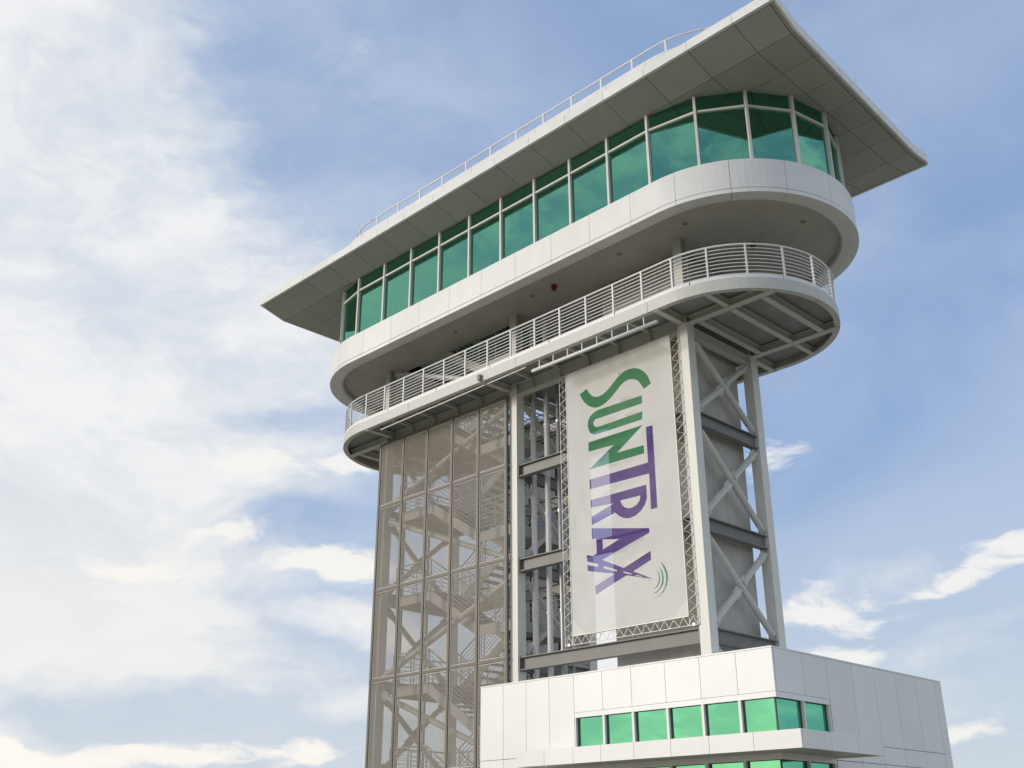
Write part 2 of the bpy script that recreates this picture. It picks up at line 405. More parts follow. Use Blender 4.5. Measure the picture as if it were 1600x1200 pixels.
# stair shaft through the cab floor
for q in (box(-11.58,-6.52,.42,.45,14.425,15.1),box(-11.58,-6.52,2.7,2.73,14.425,15.1),box(-11.58,-11.55,.45,2.7,14.425,15.1),box(-6.55,-6.52,.45,2.7,14.425,15.1)):
    obj('shaft_lining',q,beamm,cab)
# glazing line
straight=[-12.15+1.361*i for i in range(10)]
GP=[(x,-1.22) for x in straight]+[(1.43,-.98),(2.48,-.28),(3.18,.73),(3.42,1.92),(3.12,3.08),(2.36,3.98),(1.28,4.45)]
GP+=[(x,4.5) for x in straight[::-1]]+[(-13.3,4.2),(-14.15,3.5),(-14.62,2.6),(-14.72,1.6),(-14.6,.65),(-14.1,-.3),(-13.3,-1.0)]
ZG0,ZTR,ZG1=15.14,17.04,17.51
cw=obj('curtain_wall',slab(GP,[[(p[0]+(-5.8-p[0])*.012,p[1]+(1.6-p[1])*.03) for p in GP]],ZG0,ZG0+.05),mull,tw)
ng=len(GP)
for i in range(ng):
    p=GP[i];q=GP[(i+1)%ng]
    ctr=Vector((-5.8 if -12<p[0]<.5 else p[0],1.6)); nrm=(Vector(p)-Vector(( max(-12.,min(.4,p[0])),1.6))).normalized()
    obj('mullion',bar((p[0],p[1],ZG0+.05),(p[0],p[1],ZG1),.066,.15,up=(nrm.x,nrm.y,0)),mull,cw)
    d=(Vector(q)-Vector(p)).normalized(); a=Vector(p)+d*.04; b=Vector(q)-d*.04
    obj('transom',bar((a.x,a.y,ZTR),(b.x,b.y,ZTR),.11,.055),mull,cw)
    for z0,z1 in((ZG0+.05,ZTR-.033),(ZTR+.033,ZG1)):
        o_=Vector((d.y,-d.x))*(-.012)
        t_=.01
        obj('glass_pane',bar((a.x+o_.x,a.y+o_.y,(z0+z1)/2),(b.x+o_.x,b.y+o_.y,(z0+z1)/2),t_,z1-z0),gcab,cw)
# interior seen through the glass
shr=[(p[0]+(max(-12.,min(.4,p[0]))-p[0])*.08,p[1]+(1.6-p[1])*.05) for p in GP]
obj('room_ceiling',slab(shr,[],17.2,17.26),inner,cab)
obj('room_floor',slab(shr,[hole2],15.09,15.13),tread,cab)
for q in(box(-3.3,-.4,.9,2.7,15.14,17.19),box(-9.6,-9.4,-.2,3.0,15.14,17.19),box(-6.4,-4.9,1.9,2.2,15.14,17.19)): obj('partition_wall',q,inner,cab)
for k in range(12): obj('ceiling_baffle',box(-13+k*1.33,-12.92+k*1.33,-.6,3.9,17.1,17.19),inner,cab)
for xx,yy,hh in ((.75,-.55,1.3),(-2.6,-.7,1.0),(-6.9,-.65,1.2),(-10.2,-.6,1.35),(-9.5,-.6,.9)): obj('low_partition',box(xx,xx+.5,yy,yy+.06,15.14,15.14+hh),inner,cab)
# ---- roof
XRL=-16.65
def xr_(y): return 4.57-(y+1.25)*.046
RZ=[(-2.26,17.83),(-1.25,17.56),(5.25,17.56),(6.35,17.74)]
def zb_(y):
    for (a,za),(b,zb2) in zip(RZ,RZ[1:]):
        if y<=b: return za+(zb2-za)*(y-a)/(b-a)
    return RZ[-1][1]
sec=RZ+[(6.35,17.9),(5.25,17.74),(-1.25,17.74),(-2.26,18.0)]
v=[(XRL+.0,y,z) for y,z in sec]+[(xr_(y),y,z) for y,z in sec]; k=len(sec)
roof=obj('roof',(v,[[i,(i+1)%k,k+(i+1)%k,k+i] for i in range(k)]+[list(range(k))[::-1],list(range(k,2*k))]),joint,tw)
from mathutils.geometry import intersect_point_tri_2d
def inpoly(pt,poly):
    x,y=pt;c_=False;j=len(poly)-1
    for i in range(len(poly)):
        if (poly[i][1]>y)!=(poly[j][1]>y) and x<(poly[j][0]-poly[i][0])*(y-poly[i][1])/(poly[j][1]-poly[i][1])+poly[i][0]: c_=not c_
        j=i
    return c_
rows=[-2.2,-1.25,-.15,.94,2.04,3.12,4.2,5.25,6.3]
cols=[XRL+.06,-15.35]+[.86-1.35*i for i in range(11,0,-1)]+[.86,2.2,3.52]
cols=[c_ for c_ in cols]
g=.008
for j in range(len(rows)-1):
    ya,yb_=rows[j]+g,rows[j+1]-g
    cc=cols+[None]
    for i in range(len(cc)-1):
        xa=cc[i]+g
        xs=[(xa,ya),(xa,yb_)]
        if cc[i+1] is None: xa2,xb2=xr_(ya)-.13,xr_(yb_)-.13
        else: xa2=xb2=cc[i+1]-g
        quad=[(xa,ya),(xa2,ya),(xb2,yb_),(xa,yb_)]
        if all(inpoly(p,shr) for p in quad): continue
        v=[(x,y,zb_(y)-.035) for x,y in quad]+[(x,y,zb_(y)-.004) for x,y in quad]
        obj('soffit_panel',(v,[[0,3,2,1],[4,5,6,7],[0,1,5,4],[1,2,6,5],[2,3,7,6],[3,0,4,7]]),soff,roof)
# right edge border strips
for j in range(len(rows)-1):
    ya,yb_=rows[j]+g,rows[j+1]-g
    quad=[(xr_(ya)-.11,ya),(xr_(ya),ya),(xr_(yb_),yb_),(xr_(yb_)-.11,yb_)]
    v=[(x,y,zb_(y)-.035) for x,y in quad]+[(x,y,zb_(y)-.004) for x,y in quad]
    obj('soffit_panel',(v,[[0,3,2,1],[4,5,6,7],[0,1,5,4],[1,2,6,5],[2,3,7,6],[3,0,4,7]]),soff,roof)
# fascia pieces: front (one per soffit bay), right, back, left
fc=[XRL-.03]+cols[1:]+[xr_(-2.26)+.03]
for a,b in zip(fc,fc[1:]):
    obj('fascia_panel',box(a+.006,b-.006,-2.30,-2.21,17.775,18.04),white,roof)
    obj('fascia_panel',box(a+.006,min(b,4.2)-.006,6.33,6.40,17.69,17.95),white,roof)
for a,b in zip(rows,rows[1:]):
    for xa,xb,side in((xr_(a),xr_(b),1),(XRL,XRL,-1)):
        za,zb2=zb_(a),zb_(b)
        v=[];
        for (x,y,z) in((xa,a+.005,za),(xb,b-.005,zb2)):
            for dx,dz in((-.02,-.045),(.035,-.045),(.035,.24),(-.02,.24)): v.append((x+dx*side,y,z+dz))
        obj('fascia_panel',(v,[[0,1,2,3],[4,7,6,5],[0,4,5,1],[1,5,6,2],[2,6,7,3],[3,7,4,0]]),white,roof)
# parapet drum above the roof and its railing
PA=3.02; Tp=stlen(PA,-11.9,.3); k=int(Tp/1.33)
par=obj('parapet',sweepseg(PA-.03,0,stlen(PA-.03,-11.9,.3)-.001,[(0,17.9),(0,19.05),(-.15,19.05),(-.15,17.9)],-11.9,.3,step=.4),joint,tw)
for i in range(k): obj('parapet_panel',sweepseg(PA,Tp*i/k,Tp*(i+1)/k-.014,[(0,17.95),(0,19.1),(-.22,19.1),(-.22,19.06),(-.02,19.06),(-.02,17.95)],-11.9,.3,step=.2),white,par)
obj('upper_roof_deck',slab(stad(PA-.17,xl=-11.9,xr=.3,na=24),[],18.6,18.7),inner,par)
RP=2.7; Trp=stlen(RP,-11.9,.3); k=int(Trp/1.1)
rr_=obj('roof_railing',sweepseg(RP,0,Trp-.001,[(.028*math.cos(j*1.0472),19.73+.028*math.sin(j*1.0472)) for j in range(6)],-11.9,.3,step=.25),railm,tw,True)
for z in(19.4,): obj('railing_bar',sweepseg(RP,0,Trp-.001,[(.014*math.cos(j*1.0472),z-.15+.014*math.sin(j*1.0472)) for j in range(6)],-11.9,.3,step=.3),railm,rr_,True)
for i in range(k):
    (x,y),(nx,ny)=sat(RP,Trp*i/k+.35,-11.9,.3,rr=RP)
    obj('railing_post',bar((x,y,18.7),(x,y,19.72),.05,.05,up=(nx,ny,0)),railm,rr_)
# lightning rods
for nm,(x,y,h) in (('r',(4.42,1.95,.42)),('f',(4.3,-2.0,.5))):
    t_=thing('lightning_rod',(x,y,18.0),'thin pale lightning rod standing on the right roof edge, halfway back' if nm=='r' else 'thin lightning rod at the front right corner of the roof','lightning rod','lightning rods on the roof edge')
    obj('rod',tube((x,y,17.77),(x,y,17.85+h),.012,6),galv,t_); obj('base_plate',box(x-.03,x+.03,y-.03,y+.03,17.76,17.78),galv,t_)

# ------------------------------------------------------------------ staircase
sc=thing('steel_staircase',(-9,1.6,-Z0),'pale steel switchback staircase with open treads rising behind the beige mesh screens','staircase')
zr=10.84
rails=[]
def rail_line(p,q,posts=2):
    out=[tube((p[0],p[1],p[2]+.92),(q[0],q[1],q[2]+.92),.024,6)]
    for j in range(6): out.append(tube((p[0],p[1],p[2]+.14+j*.125),(q[0],q[1],q[2]+.14+j*.125),.011,4))
    for i in range(posts+1):
        t=i/posts; c_=[p[a]+(q[a]-p[a])*t for a in range(3)]
        out.append(tube(c_,(c_[0],c_[1],c_[2]+.92),.02,5))
    return merge(*out)
XA,XB=-10.,-8.; ntr=8
zs=[13.48]+[10.84-2.64*i for i in range(7)]
tsrc=None
for z in zs:
    up=z+1.32
    top=(z>13)
    # right landing
    if z>-4.8:
        l=obj('landing',merge(box(XB,-6.55,.4,2.72,z-.05,z),box(XB,-6.55,.38,.42,z-.3,z),box(XB,-6.55,2.70,2.74,z-.3,z),box(-6.57,-6.53,.4,2.72,z-.3,z)),stairm,sc)
        obj('landing_guard',merge(rail_line((XB,.4,z),(-6.55,.4,z)),rail_line((-6.55,.4,z),(-6.55,2.72,z),3),rail_line((-6.55,2.72,z),(XB,2.72,z))),stairm,l)
    if up<14.9:
        l=obj('landing',merge(box(-11.6,XA,.4,2.72,up-.05,up),box(-11.6,XA,.38,.42,up-.3,up),box(-11.6,XA,2.70,2.74,up-.3,up),box(-11.62,-11.58,.4,2.72,up-.3,up)),stairm,sc)
        obj('landing_guard',merge(rail_line((-11.6,.4,up),(XA,.4,up)),rail_line((-11.6,.4,up),(-11.6,2.72,up),3),rail_line((-11.6,2.72,up),(XA,2.72,up))),stairm,l)
    for (ya,yb_,za,zc) in ((.42,1.45,up,z),(1.67,2.70,z-1.32,z)):
        if min(za,zc)<-4.95: continue
        f=obj('stair_flight',merge(bar((XA-.05,ya,za-.14),(XB+.05,ya,zc-.14),.04,.28),bar((XA-.05,yb_,za-.14),(XB+.05,yb_,zc-.14),.04,.28)),stairm,sc)
        for t in range(ntr):
            q=(t+.5)/ntr; x=XA+(XB-XA)*q; zt=za+(zc-za)*q
            if tsrc is None: tsrc=obj('tread',box(x-.14,x+.14,ya+.03,yb_-.03,zt-.02,zt+.01),tread,f); tb=(x,ya,zt)
            else: inst(tsrc,(x-tb[0],ya-tb[1],zt-tb[2]),f)
        obj('stair_rail',merge(rail_line((XA,ya-.03,za),(XB,ya-.03,zc)),rail_line((XA,yb_+.03,za),(XB,yb_+.03,zc))),stairm,f)

# ------------------------------------------------------------------ mesh screens
scr=thing('mesh_screen_wall',(-9.15,-.06,-Z0),'tall beige perforated metal screen wall enclosing the stair, in framed panels on dark tubes','screen')
xs=[-12.04+1.142*i for i in range(6)]
zs2=[11.78]+[v_+.0 for v_ in (9.70,7.06,4.42,1.78,-.86,-3.5)]+[-Z0+.05]
def screen_panel(p0,p1,z0,z1,nx,ny,sm=screenm):
    """framed panel between plan points"""
    d=(Vector(p1)-Vector(p0)).normalized(); a=Vector(p0)+d*.065; b=Vector(p1)-d*.065
    pn=obj('screen_panel',bar((a.x,a.y,(z0+z1)/2),(b.x,b.y,(z0+z1)/2),.004,z1-z0-.13),sm,scr)
    e=.022
    fr=merge(bar((a.x,a.y,z0+.06),(b.x,b.y,z0+.06),.03,.02),bar((a.x,a.y,z1-.06),(b.x,b.y,z1-.06),.03,.02),
             bar((a.x,a.y,z0+.045),(a.x,a.y,z1-.045),.02,.03,up=(nx,ny,0)),bar((b.x,b.y,z0+.045),(b.x,b.y,z1-.045),.02,.03,up=(nx,ny,0)))
    obj('panel_frame',fr,frame_light,pn)
    return pn
Y=-.08
side=[(-12.18,.0+1.04*i) for i in range(4)]
for z1,z0 in zip(zs2,zs2[1:]):
    for a,b in zip(xs,xs[1:]): screen_panel((a,Y),(b,Y),z0,z1,0,-1)
    for a,b in zip(side,side[1:]): screen_panel(a,b,z0,z1,-1,0,screenb)
    for i_,(a,b) in enumerate(zip(xs,xs[1:])): screen_panel((a,3.25),(b,3.25),z0,z1,0,1,screenb if i_<2 and z0<9.6 else screend)
for x in xs: 
    obj('support_tube',bar((x,Y-.005,-Z0),(x,Y-.005,zs2[0]),.085,.07,up=(0,1,0)),frame_dark,scr)
    obj('support_tube',bar((x,3.2,-Z0),(x,3.2,zs2[0]),.05,.06,up=(0,1,0)),frame_dark,scr)
for p in side: obj('support_tube',bar((p[0]+.05,p[1],-Z0),(p[0]+.05,p[1],zs2[0]),.05,.06,up=(0,1,0)),frame_dark,scr)
for z in zs2:
    obj('support_tube',bar((xs[0]-.05,Y-.003,z),(xs[-1]+.06,Y-.003,z),.06,.07),frame_dark,scr)
    obj('support_tube',bar((-12.13,Y+.1,z),(-12.13,3.2,z),.05,.055),frame_dark,scr)
    for x in xs: obj('clamp',box(x-.035,x+.035,Y-.045,Y+.02,z-.035,z+.035),frame_dark,scr)

# ------------------------------------------------------------------ service pipes in the open bay
def pipe(x,y,r,label,m_=railm,z1=14.4):
    t_=thing('service_pipe',(x,y,-Z0),label,'pipe','service pipes in the open bay')
    o=obj('pipe_run',tube((x,y,-Z0),(x,y,z1),r,12),m_,t_,True)
    for z in (10.9,8.3,5.6,3.9): obj('coupling',tube((x,y,z-.04),(x,y,z+.04),r+.014,12),m_,t_)
    for z in LV[:4]: obj('pipe_clamp',merge(box(x-r-.03,x+r+.03,y+r-.01,y+r+.05,z+.25,z+.31),box(x-.02,x+.02,y-r-.015,y-r+.01,z+.25,z+.31)),galv,t_)
pipe(-6.02,.7,.078,'thick white vertical riser pipe nearest the left column, in the open bay beside the banner')
pipe(-5.50,.7,.078,'thick white vertical riser pipe second from the left column in the open bay')
pipe(-5.05,.7,.06,'grey vertical conduit pipe just left of the banner truss, behind the cross beams',galv)
pipe(-6.28,.9,.035,'thin vertical conduit pressed against the left column edge in the open bay',galv)
pipe(-5.75,.9,.028,'thin vertical conduit between the two thick white riser pipes',galv)
pipe(-5.22,1.0,.03,'thin vertical conduit between the second white riser and the grey conduit pipe',galv)
pipe(-4.78,.8,.025,'thinnest vertical conduit, half hidden behind the lattice truss of the banner',galv)

# ------------------------------------------------------------------ banner with its lettering
LET={"S":[[[-3.568,11.048],[-3.311,11.144],[-3.241,11.012],[-3.141,10.889],[-3.025,10.818],[-2.892,10.798],[-2.744,10.814],[-2.594,10.89],[-2.413,11.004],[-2.203,11.145],[-2.026,11.222],[-1.854,11.245],[-1.658,11.218],[-1.495,11.137],[-1.364,11.024],[-1.251,10.858],[-1.176,10.642],[-1.414,10.561],[-1.483,10.694],[-1.558,10.812],[-1.651,10.888],[-1.76,10.939],[-1.886,10.954],[-2.015,10.93],[-2.162,10.855],[-2.311,10.756],[-2.49,10.642],[-2.669,10.55],[-2.847,10.506],[-2.995,10.508],[-3.141,10.555],[-3.287,10.651],[-3.431,10.81]]],"U":[[[-1.493,10.411],[-2.705,10.424],[-2.969,10.426],[-3.119,10.391],[-3.226,10.325],[-3.29,10.223],[-3.311,10.084],[-3.286,9.958],[-3.226,9.846],[-3.102,9.782],[-2.594,9.774],[-1.509,9.76],[-1.494,9.974],[-2.946,9.967],[-3.054,9.985],[-3.114,10.044],[-3.13,10.13],[-3.054,10.195],[-2.921,10.196],[-1.496,10.195]]],"N":[[[-1.5,9.604],[-2.374,9.097],[-1.503,9.07],[-1.501,8.858],[-3.318,8.871],[-2.474,9.337],[-3.318,9.361],[-3.307,9.618]]],"T":[[[-1.201,9.515],[-1.196,7.397],[-1.398,7.397],[-1.392,8.309],[-3.312,8.34],[-3.31,8.598],[-1.407,8.595],[-1.405,9.525]]],"R":[[[-1.505,8.051],[-1.501,7.721],[-1.57,7.563],[-1.698,7.429],[-1.876,7.349],[-2.092,7.325],[-2.252,7.362],[-2.411,7.45],[-2.528,7.562],[-3.288,7.388],[-3.295,7.606],[-2.562,7.812],[-3.296,7.848],[-3.305,8.049]],[[-1.707,7.821],[-1.733,7.707],[-1.818,7.617],[-1.969,7.574],[-2.103,7.581],[-2.235,7.642],[-2.313,7.725],[-2.361,7.841]]],"A":[[[-1.489,6.954],[-1.488,6.844],[-2.988,6.442],[-3.275,6.585],[-3.146,6.637],[-3.157,7.016],[-3.292,7.025],[-3.3,7.309]],[[-2.954,6.959],[-2.422,6.861],[-2.948,6.698]]],"X":[[[-1.486,6.395],[-1.483,6.178],[-3.244,5.614],[-3.267,5.829]]],"road":[[[-3.491,6.656],[-3.275,6.585],[-2.988,6.442],[-2.324,6.128],[-2.04,5.996],[-1.464,5.721],[-2.255,5.935],[-2.652,6.044],[-3.479,6.249]],[[-3.52,6.505],[-3.104,6.356],[-3.129,6.289],[-3.524,6.416]],[[-2.94,6.284],[-2.54,6.113],[-2.555,6.08],[-2.944,6.221]],[[-2.36,6.055],[-2.083,5.948],[-2.123,5.934],[-2.331,6.01]],[[-1.968,5.901],[-1.789,5.841],[-1.803,5.828],[-1.982,5.883]]],"arc1":[[[-1.209,6.098],[-1.093,5.966],[-1.018,5.812],[-1.006,5.649],[-1.054,5.497],[-1.164,5.355],[-1.307,5.278],[-1.498,5.251],[-1.397,5.256],[-1.241,5.327],[-1.12,5.448],[-1.058,5.618],[-1.069,5.8],[-1.143,5.975]]],"arc2":[[[-1.255,5.984],[-1.164,5.857],[-1.125,5.709],[-1.15,5.553],[-1.245,5.448],[-1.363,5.376],[-1.477,5.368],[-1.361,5.406],[-1.255,5.479],[-1.192,5.58],[-1.167,5.716],[-1.201,5.863]]],"arc3":[[[-1.335,5.927],[-1.255,5.812],[-1.234,5.697],[-1.259,5.59],[-1.341,5.503],[-1.469,5.473],[-1.365,5.523],[-1.291,5.606],[-1.264,5.702],[-1.285,5.817]]],"sheet":[[[-4.047,11.755],[-0.529,11.741],[-0.495,4.704],[-4.016,4.726]]]}
bx0,bx1,bz0,bz1=-4.035,-.51,4.715,11.748
verts=[];edges=[];polys=[]
def dens(p,q): return []
import itertools
names=['S','U','N','T','R','A','X','road','arc1','arc2','arc3']
SKIP={'road'}
for nm in names:
    loops=[]
    for lp in LET[nm]:
        k=len(verts); verts+= [Vector(p) for p in lp]; edges+=[(k+i,k+(i+1)%len(lp)) for i in range(len(lp))]; loops.append(lp)
    polys.append((nm,loops))
k=len(verts); rim=[(bx0,bz0),(bx1,bz0),(bx1,bz1),(bx0,bz1)]; verts+=[Vector(p) for p in rim]; edges+=[(k+i,k+(i+1)%4) for i in range(4)]
cs=.42
for cx_,sx_ in((bx0,1),(bx1,-1)):
    for cz_,sz_ in((bz0,1),(bz1,-1)):
        k=len(verts); verts+=[Vector((cx_+sx_*cs,cz_)),Vector((cx_,cz_+sz_*cs))]; edges+=[(k,k+1)]
for i in range(1,24):
    for j in range(1,48):
        verts.append(Vector((bx0+(bx1-bx0)*(i+.3*(j%2))/24.5,bz0+(bz1-bz0)*j/48)))
ov,oe,of,_,_,_=geometry.delaunay_2d_cdt(verts,edges,[],1,1e-5)
cls={}
dash=[lp for lp in LET['road'][1:]]
for f in of:
    c_=sum((Vector(ov[i]) for i in f),Vector((0,0)))/len(f); c_=(c_.x,c_.y); who='sheet'
    for nm,loops in polys:
        if inpoly(c_,loops[0]) and not any(inpoly(c_,h_) for h_ in loops[1:]): who=nm; break
    if any(inpoly(c_,h_) for h_ in dash): who='sheet'
    if who=='sheet' and min(abs(c_[0]-bx0),abs(c_[0]-bx1))+min(abs(c_[1]-bz0),abs(c_[1]-bz1))<cs: who='corner'
    cls.setdefault(who,[]).append(f)
def wave(x,z):  # slight sag and pull of the vinyl
    u=(x-bx0)/(bx1-bx0); w_=(z-bz0)/(bz1-bz0)
    e=min(1,6*min(u,1-u,w_,1-w_)+.15)
    return -.06+e*(.010*math.sin(u*11+w_*5)+.008*math.sin(w_*23-u*6)+.006*math.sin(u*27+w_*17)+.02*math.sin(u*math.pi)*math.sin(w_*math.pi))
def bmesh_part(name,fs,mt,parent):
    idx=sorted({i for f in fs for i in f}); mp={i:j for j,i in enumerate(idx)}
    return obj(name,([(ov[i][0],wave(*ov[i]),ov[i][1]) for i in idx],[[mp[i] for i in f] for f in fs]),mt,parent,True)
bt=thing('banner',(-2.27,-.06,4.715),'large off-white mesh banner with green and purple SUNTRAX lettering running down it','banner')
bs=bmesh_part('banner_sheet',cls['sheet'],bannerm,bt)
for nm_,fx_0,fz_0 in(('bottom left',0,0),('bottom right',1,0),('top right',1,1),('top left',0,1)):
    ff=[f for f in cls['corner'] if (sum(ov[i][0] for i in f)/len(f)>(bx0+bx1)/2)==bool(fx_0) and (sum(ov[i][1] for i in f)/len(f)>(bz0+bz1)/2)==bool(fz_0)]
    bmesh_part('corner_reinforcement',ff,bannerc,bs)
tiers={'S':'green letter S','U':'green letter U','N':'green letter N','T':'purple letter T','R':'purple letter R','A':'purple letter A','X':'purple slanted stroke of letter X','road':'purple tapering road with white dashes crossing the X','arc1':'outermost green signal arc','arc2':'middle green signal arc','arc3':'innermost green signal arc'}
for nm in names:
    if nm in cls:
        o=bmesh_part('letter' if len(nm)==1 else ('road_stroke' if nm=='road' else 'signal_arc'),cls[nm],inkg if nm in 'SUN' or nm.startswith('arc') else inkp,bs); o['label']=tiers[nm]
hem=merge(box(bx0-.012,bx0,-.072,-.05,bz0,bz1),box(bx1,bx1+.012,-.072,-.05,bz0,bz1),box(bx0,bx1,-.072,-.05,bz1,bz1+.015),box(bx0,bx1,-.072,-.05,bz0-.015,bz0))
obj('banner_hem',hem,trussm,bt)
for i in range(9):
    x=bx0+(bx1-bx0)*i/8; obj('lacing',tube((x,-.06,bz0-.01),(x+.03,-.05,bz0-.1),.008,4),trussm,bt)
# lattice truss frame round the banner
tt=thing('lattice_truss_frame',(-2.27,-.02,4.5),'slim silver lattice truss frame holding the banner all round','truss')
ox0,ox1,oz0,oz1=-4.30,-.27,4.50,11.80
ix0,ix1,iz0,iz1=-4.06,-.50,4.70,11.76
r_=.009
for y in(-.04,):
    for p,q in(((ox0,oz0),(ox1,oz0)),((ox0,oz0),(ox0,oz1)),((ox1,oz0),(ox1,oz1)),((ix0,iz0),(ix1,iz0)),((ix0,oz0),(ix0,iz1)),((ix1,oz0),(ix1,iz1))):
        obj('chord',tube((p[0],y,p[1]),(q[0],y,q[1]),r_,6),trussm,tt)
def zig(a,b,c_,d_,nn,y):
    """zigzag between chord a->b and chord c->d"""
    for i in range(nn):
        t0=i/nn;t1=(i+.5)/nn;t2=(i+1)/nn
        A=Vector(a).lerp(Vector(b),t0);B=Vector(c_).lerp(Vector(d_),t1);E_=Vector(a).lerp(Vector(b),t2)
        obj('diagonal',tube((A.x,y,A.y),(B.x,y,B.y),.0075,5,False),trussm,tt); obj('diagonal',tube((B.x,y,B.y),(E_.x,y,E_.y),.0075,5,False),trussm,tt)
zig((ox1,oz0+.15),(ox1,oz1),(ix1,oz0+.15),(ix1,iz1),26,-.04); zig((ox0,oz0+.15),(ox0,oz1),(ix0,oz0+.15),(ix0,iz1),26,-.04)
zig((ox0,oz0),(ox1,oz0),(ox0,iz0),(ox1,iz0),15,-.04)
for x in (ox0,ox1): obj('chord',tube((x,.10,oz0),(x,.10,oz1),.007,5),trussm,tt)
for z in [oz0+(oz1-oz0)*i/9 for i in range(10)]:
    for x in (ox0,ox1): obj('cross_tie',tube((x,-.04,z),(x,.10,z),.006,5,False),trussm,tt)
for x in(ox0+.12,ox1-.12):
    obj('corner_block',box(x-.04,x+.04,-.05,.08,oz0-.02,oz0+.05),trussm,tt)
# hoist rail and thin conduit under the balcony edge
hr=thing('hoist_rail',(-2.3,-1.0,11.67),'pale horizontal rail hung on short rods under the balcony edge above the banner','rail')
obj('rail_pipe',tube((-4.42,-.98,11.72),(-.17,-.98,11.70),.045,10),railm,hr,True)
for i in range(8): 
    x=-4.15+i*.51; obj('hanger_rod',tube((x,-.98,11.72),(x,-.98,12.18),.018,6),railm,hr)
cd=thing('conduit',(-8,-.98,11.8),'thin straight white conduit running under the left half of the balcony','conduit')
obj('conduit_run',tube((-11.0,-.95,11.83),(-4.7,-.95,11.93),.018,6),railm,cd)
for i in range(4): x=-10.4+i*1.7; obj('conduit_strap',tube((x,-.95,11.86),(x,-.95,12.19),.01,5),galv,cd)
fx=thing('junction_box',(-6.35,-1.15,12.0),'small grey junction box with bracket fixed to the balcony edge','box')
obj('box_body',box(-6.40,-6.30,-1.17,-1.085,12.0,12.17),beamm,fx); obj('bracket',merge(box(-6.39,-6.31,-1.16,-.9,11.93,11.97),box(-6.36,-6.34,-1.1,-1.0,11.9,12.0)),paint,fx)
# ------------------------------------------------------------------ small fittings below the cab
def alarm(x,y,lab):
    t_=thing('fire_alarm_strobe',(x,y,14.42),lab,'fire alarm','red strobes under the cab')
    obj('bell_dish',tube((x,y,14.33),(x,y,14.42),.085,16),redm,t_); obj('strobe_dome',tube((x,y,14.25),(x,y,14.33),.045,12),redm,t_)
alarm(-4.07,-.42,'red round fire alarm strobe on the cab soffit, above the middle of the balcony railing')
alarm(1.15,1.6,'red fire alarm strobe under the rounded right end of the cab')
DL=[(-4.92,-.41,'small round downlight in the cab soffit just left of the red alarm strobe'),(-1.66,-.45,'small round downlight between the red alarm strobe and the front right column'),
    (.49,-.45,'small round downlight in the cab soffit above the front right column'),(2.64,1.61,'small round downlight near the rounded right end of the cab soffit'),
    (-13.96,-.5,'small round downlight near the rounded left end of the cab soffit'),(-8.2,-.42,'small round downlight in the cab soffit over the stair opening')]
for x,y,lab in DL:
    t_=thing('downlight',(x,y,14.42),lab,'downlight','downlights in the cab soffit')
    k=14; v=[(x+r*math.cos(2*math.pi*i/k),y+r*math.sin(2*math.pi*i/k),z) for r,z in((.08,14.40),(.055,14.40),(.055,14.419),(.08,14.419)) for i in range(k)]
    obj('trim_ring',(v,[[a*k+i,a*k+(i+1)%k,((a+1)%4)*k+(i+1)%k,((a+1)%4)*k+i] for a in range(4) for i in range(k)]),soff,t_)
    obj('lens',tube((x,y,14.408),(x,y,14.418),.052,14),joint,t_)

# ------------------------------------------------------------------ BASE BUILDING
bb=thing('base_building',(-2.1,2.8,-Z0),'low white panelled building with green ribbon windows at the foot of the tower','building')
X0,X1,Y0,Y1,ZB=-6.34,2.13,-1.0,6.53,3.6
ins=.06
wallb=obj('wall_core',box(X0+.02,X1-ins-.1,Y0+ins+.1,Y1,-Z0,3.4),joint,bb)
T=.055
def pf(x0,x1,z0,z1,m_=white): obj('wall_panel',box(x0+.006,x1-.006,Y0,Y0+T,z0+.006,z1-.006),m_,bb)
def ps(y0,y1,z0,z1): obj('wall_panel',box(X1-T,X1,y0+.006,y1-.006,z0+.006,z1-.006),white,bb)
fx_=[X0,-5.53,-4.75,-3.99,-3.20]; fw=[-3.20,-2.34,-1.50,-.56,.35,1.26,X1]
for a,b in zip(fx_,fx_[1:]):
    for z0,z1 in((1.86,ZB),(.2,1.86),(-1.5,.2),(-3.2,-1.5),(-Z0,-3.2)): pf(a,b,z0,z1)
for a,b in zip(fw,fw[1:]):
    pf(a,b,2.75,ZB)
    for z0,z1 in((-.7,.35),(-2.4,-.7),(-3.7,-2.4),(-Z0,-3.7)): pf(a,b,z0,z1)
sy=[Y0+T+.002,.11,1.08,2.14,3.14,4.12,5.15,6.16,Y1]
for i,(a,b) in enumerate(zip(sy,sy[1:])):
    if i<2: ps(a,b,2.75,ZB); lows=((-.7,.35),(-2.4,-.7),(-Z0,-2.4))
    else: lows=((1.92,ZB),(1.55,1.92),(-.1,1.55),(-1.8,-.1),(-3.4,-1.8),(-Z0,-3.4))
    for z0,z1 in lows: ps(a,b,z0,z1)
# left and back faces
for a,b in zip([Y0+T+.002]+[.3+1.04*i for i in range(6)],[.3+1.04*i for i in range(6)]+[Y1]): obj('wall_panel',box(X0,X0+.02,a+.006,b-.006,-Z0,ZB),white,bb)
obj('coping',merge(box(X0,X1-.001,Y0-.006,Y0+.25,ZB,ZB+.03),box(X1-.25,X1+.006,Y0+.251,Y1,ZB,ZB+.03)),white,bb)
obj('roof_deck',box(X0+.03,X1-.06,Y0+.06,Y1,3.41,3.45),inner,bb)
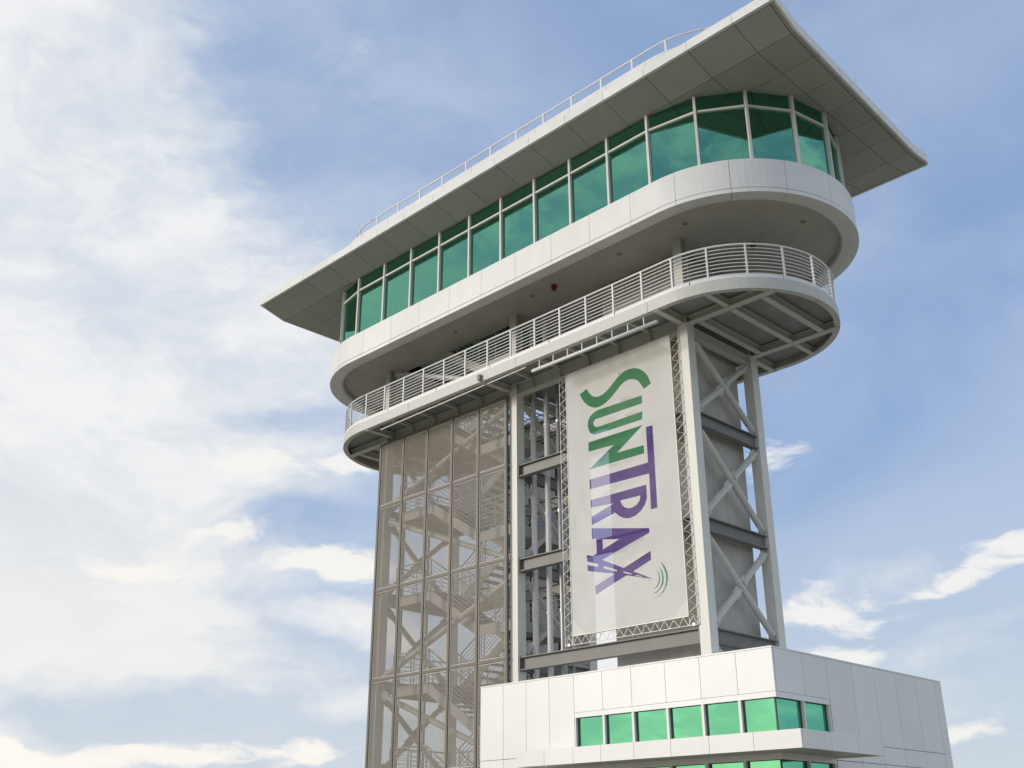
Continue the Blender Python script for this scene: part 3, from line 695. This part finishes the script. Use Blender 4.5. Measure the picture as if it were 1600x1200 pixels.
# parapet inner face
# ribbon windows
def ribbon(z0,z1,cols_front,cols_side,tagz):
    # frame head and sill
    obj('window_head',merge(box(cols_front[0],X1-.004,Y0+.004,Y0+.05,z1,z1+.11),box(X1-.05,X1-.004,Y0+.052,1.06,z1,z1+.11)),white,bb)
    obj('window_sill',merge(box(cols_front[0],X1-.004,Y0+.004,Y0+.05,z0-.06,z0),box(X1-.05,X1-.004,Y0+.052,1.06,z0-.06,z0)),white,bb)
    for a,b in zip(cols_front,cols_front[1:]):
        last=b>2
        w=obj('window',merge(box(a,a+.03,Y0+.01,Y0+.13,z0,z1)),mull,bb)
        if not last: obj('jamb',box(b-.03,b,Y0+.01,Y0+.13,z0,z1),mull,w)
        w2=(b-.03) if not last else X1-.10
        obj('gasket',merge(box(a+.03,a+.06,Y0+.075,Y0+.125,z0,z1),box(a+.06,w2,Y0+.075,Y0+.125,z1-.012,z1)),dark,w)
        obj('glass_pane',box(a+.06,w2,Y0+.09,Y0+.10,z0,z1-.012),gblk,w)
    for a,b in zip(cols_side,cols_side[1:]):
        w=obj('window',box(X1-.13,X1-.01,b-.045,b,z0,z1),mull,bb)
        obj('gasket',merge(box(X1-.125,X1-.075,b-.068,b-.045,z0,z1),box(X1-.125,X1-.075,a+.03,b-.07,z1-.012,z1)),dark,w)
        obj('glass_pane',box(X1-.10,X1-.09,a+.03,b-.068,z0,z1-.012),gblk,w)
    obj('corner_post',box(X1-.10,X1-.075,Y0+.075,Y0+.115,z0,z1),dark,bb)
ribbon(2.0,2.64,fw,[Y0+.09,.06,1.06],'')
ribbon(.45,1.48,fw,[Y0+.09,.06,1.06],'')
for z in(1.59,): obj('wall_panel',merge(box(-3.2,X1,Y0+.004,Y0+.05,z,1.94)),white,bb)
obj('wall_panel',box(X1-.05,X1-.004,Y0+.055,1.06,1.59,1.94),white,bb)
obj('interior_wall',box(-3.3,X1-1.6,.9,.95,.4,2.74),inner,bb)
obj('interior_ceiling',box(-3.2,X1-.16,Y0+.15,.9,2.66,2.7),inner,bb)
# canopy ledge
YL,XLd,XRd=-2.05,-4.06,3.22
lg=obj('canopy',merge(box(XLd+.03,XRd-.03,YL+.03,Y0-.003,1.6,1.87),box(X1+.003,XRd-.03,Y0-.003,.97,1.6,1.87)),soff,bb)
ls=[XLd,-3.1,-2.2,-1.3,-.38,.55,XRd]
ls=[-4.06,-3.18,-2.33,-1.55,-.66,.28,1.2,2.2,XRd]
for a,b in zip(ls,ls[1:]): obj('ledge_panel',box(a+.005,b-.005,YL,YL+.028,1.57,1.90),white,lg)
for a,b in zip([YL+.03,-1.,0.],[-1.,0.,1.0]): obj('ledge_panel',box(XRd-.028,XRd,a+.005,b-.005,1.57,1.90),white,lg)
obj('ledge_panel',box(XLd,XLd+.028,YL+.03,Y0-.004,1.57,1.90),white,lg)
obj('ledge_cap',merge(box(XLd+.03,XRd-.03,YL+.03,Y0-.003,1.872,1.90),box(X1+.003,XRd-.03,Y0-.002,.97,1.872,1.90)),white,lg)
obj('ledge_end',box(X1+.003,XRd,.975,1.0,1.57,1.90),white,lg)
# tower equipment cabinet standing behind the bay on the base roof
SC.render.engine='CYCLES'
try:
    SC.cycles.transparent_max_bounces=24; SC.cycles.max_bounces=10; SC.cycles.use_denoising=True
except Exception: pass
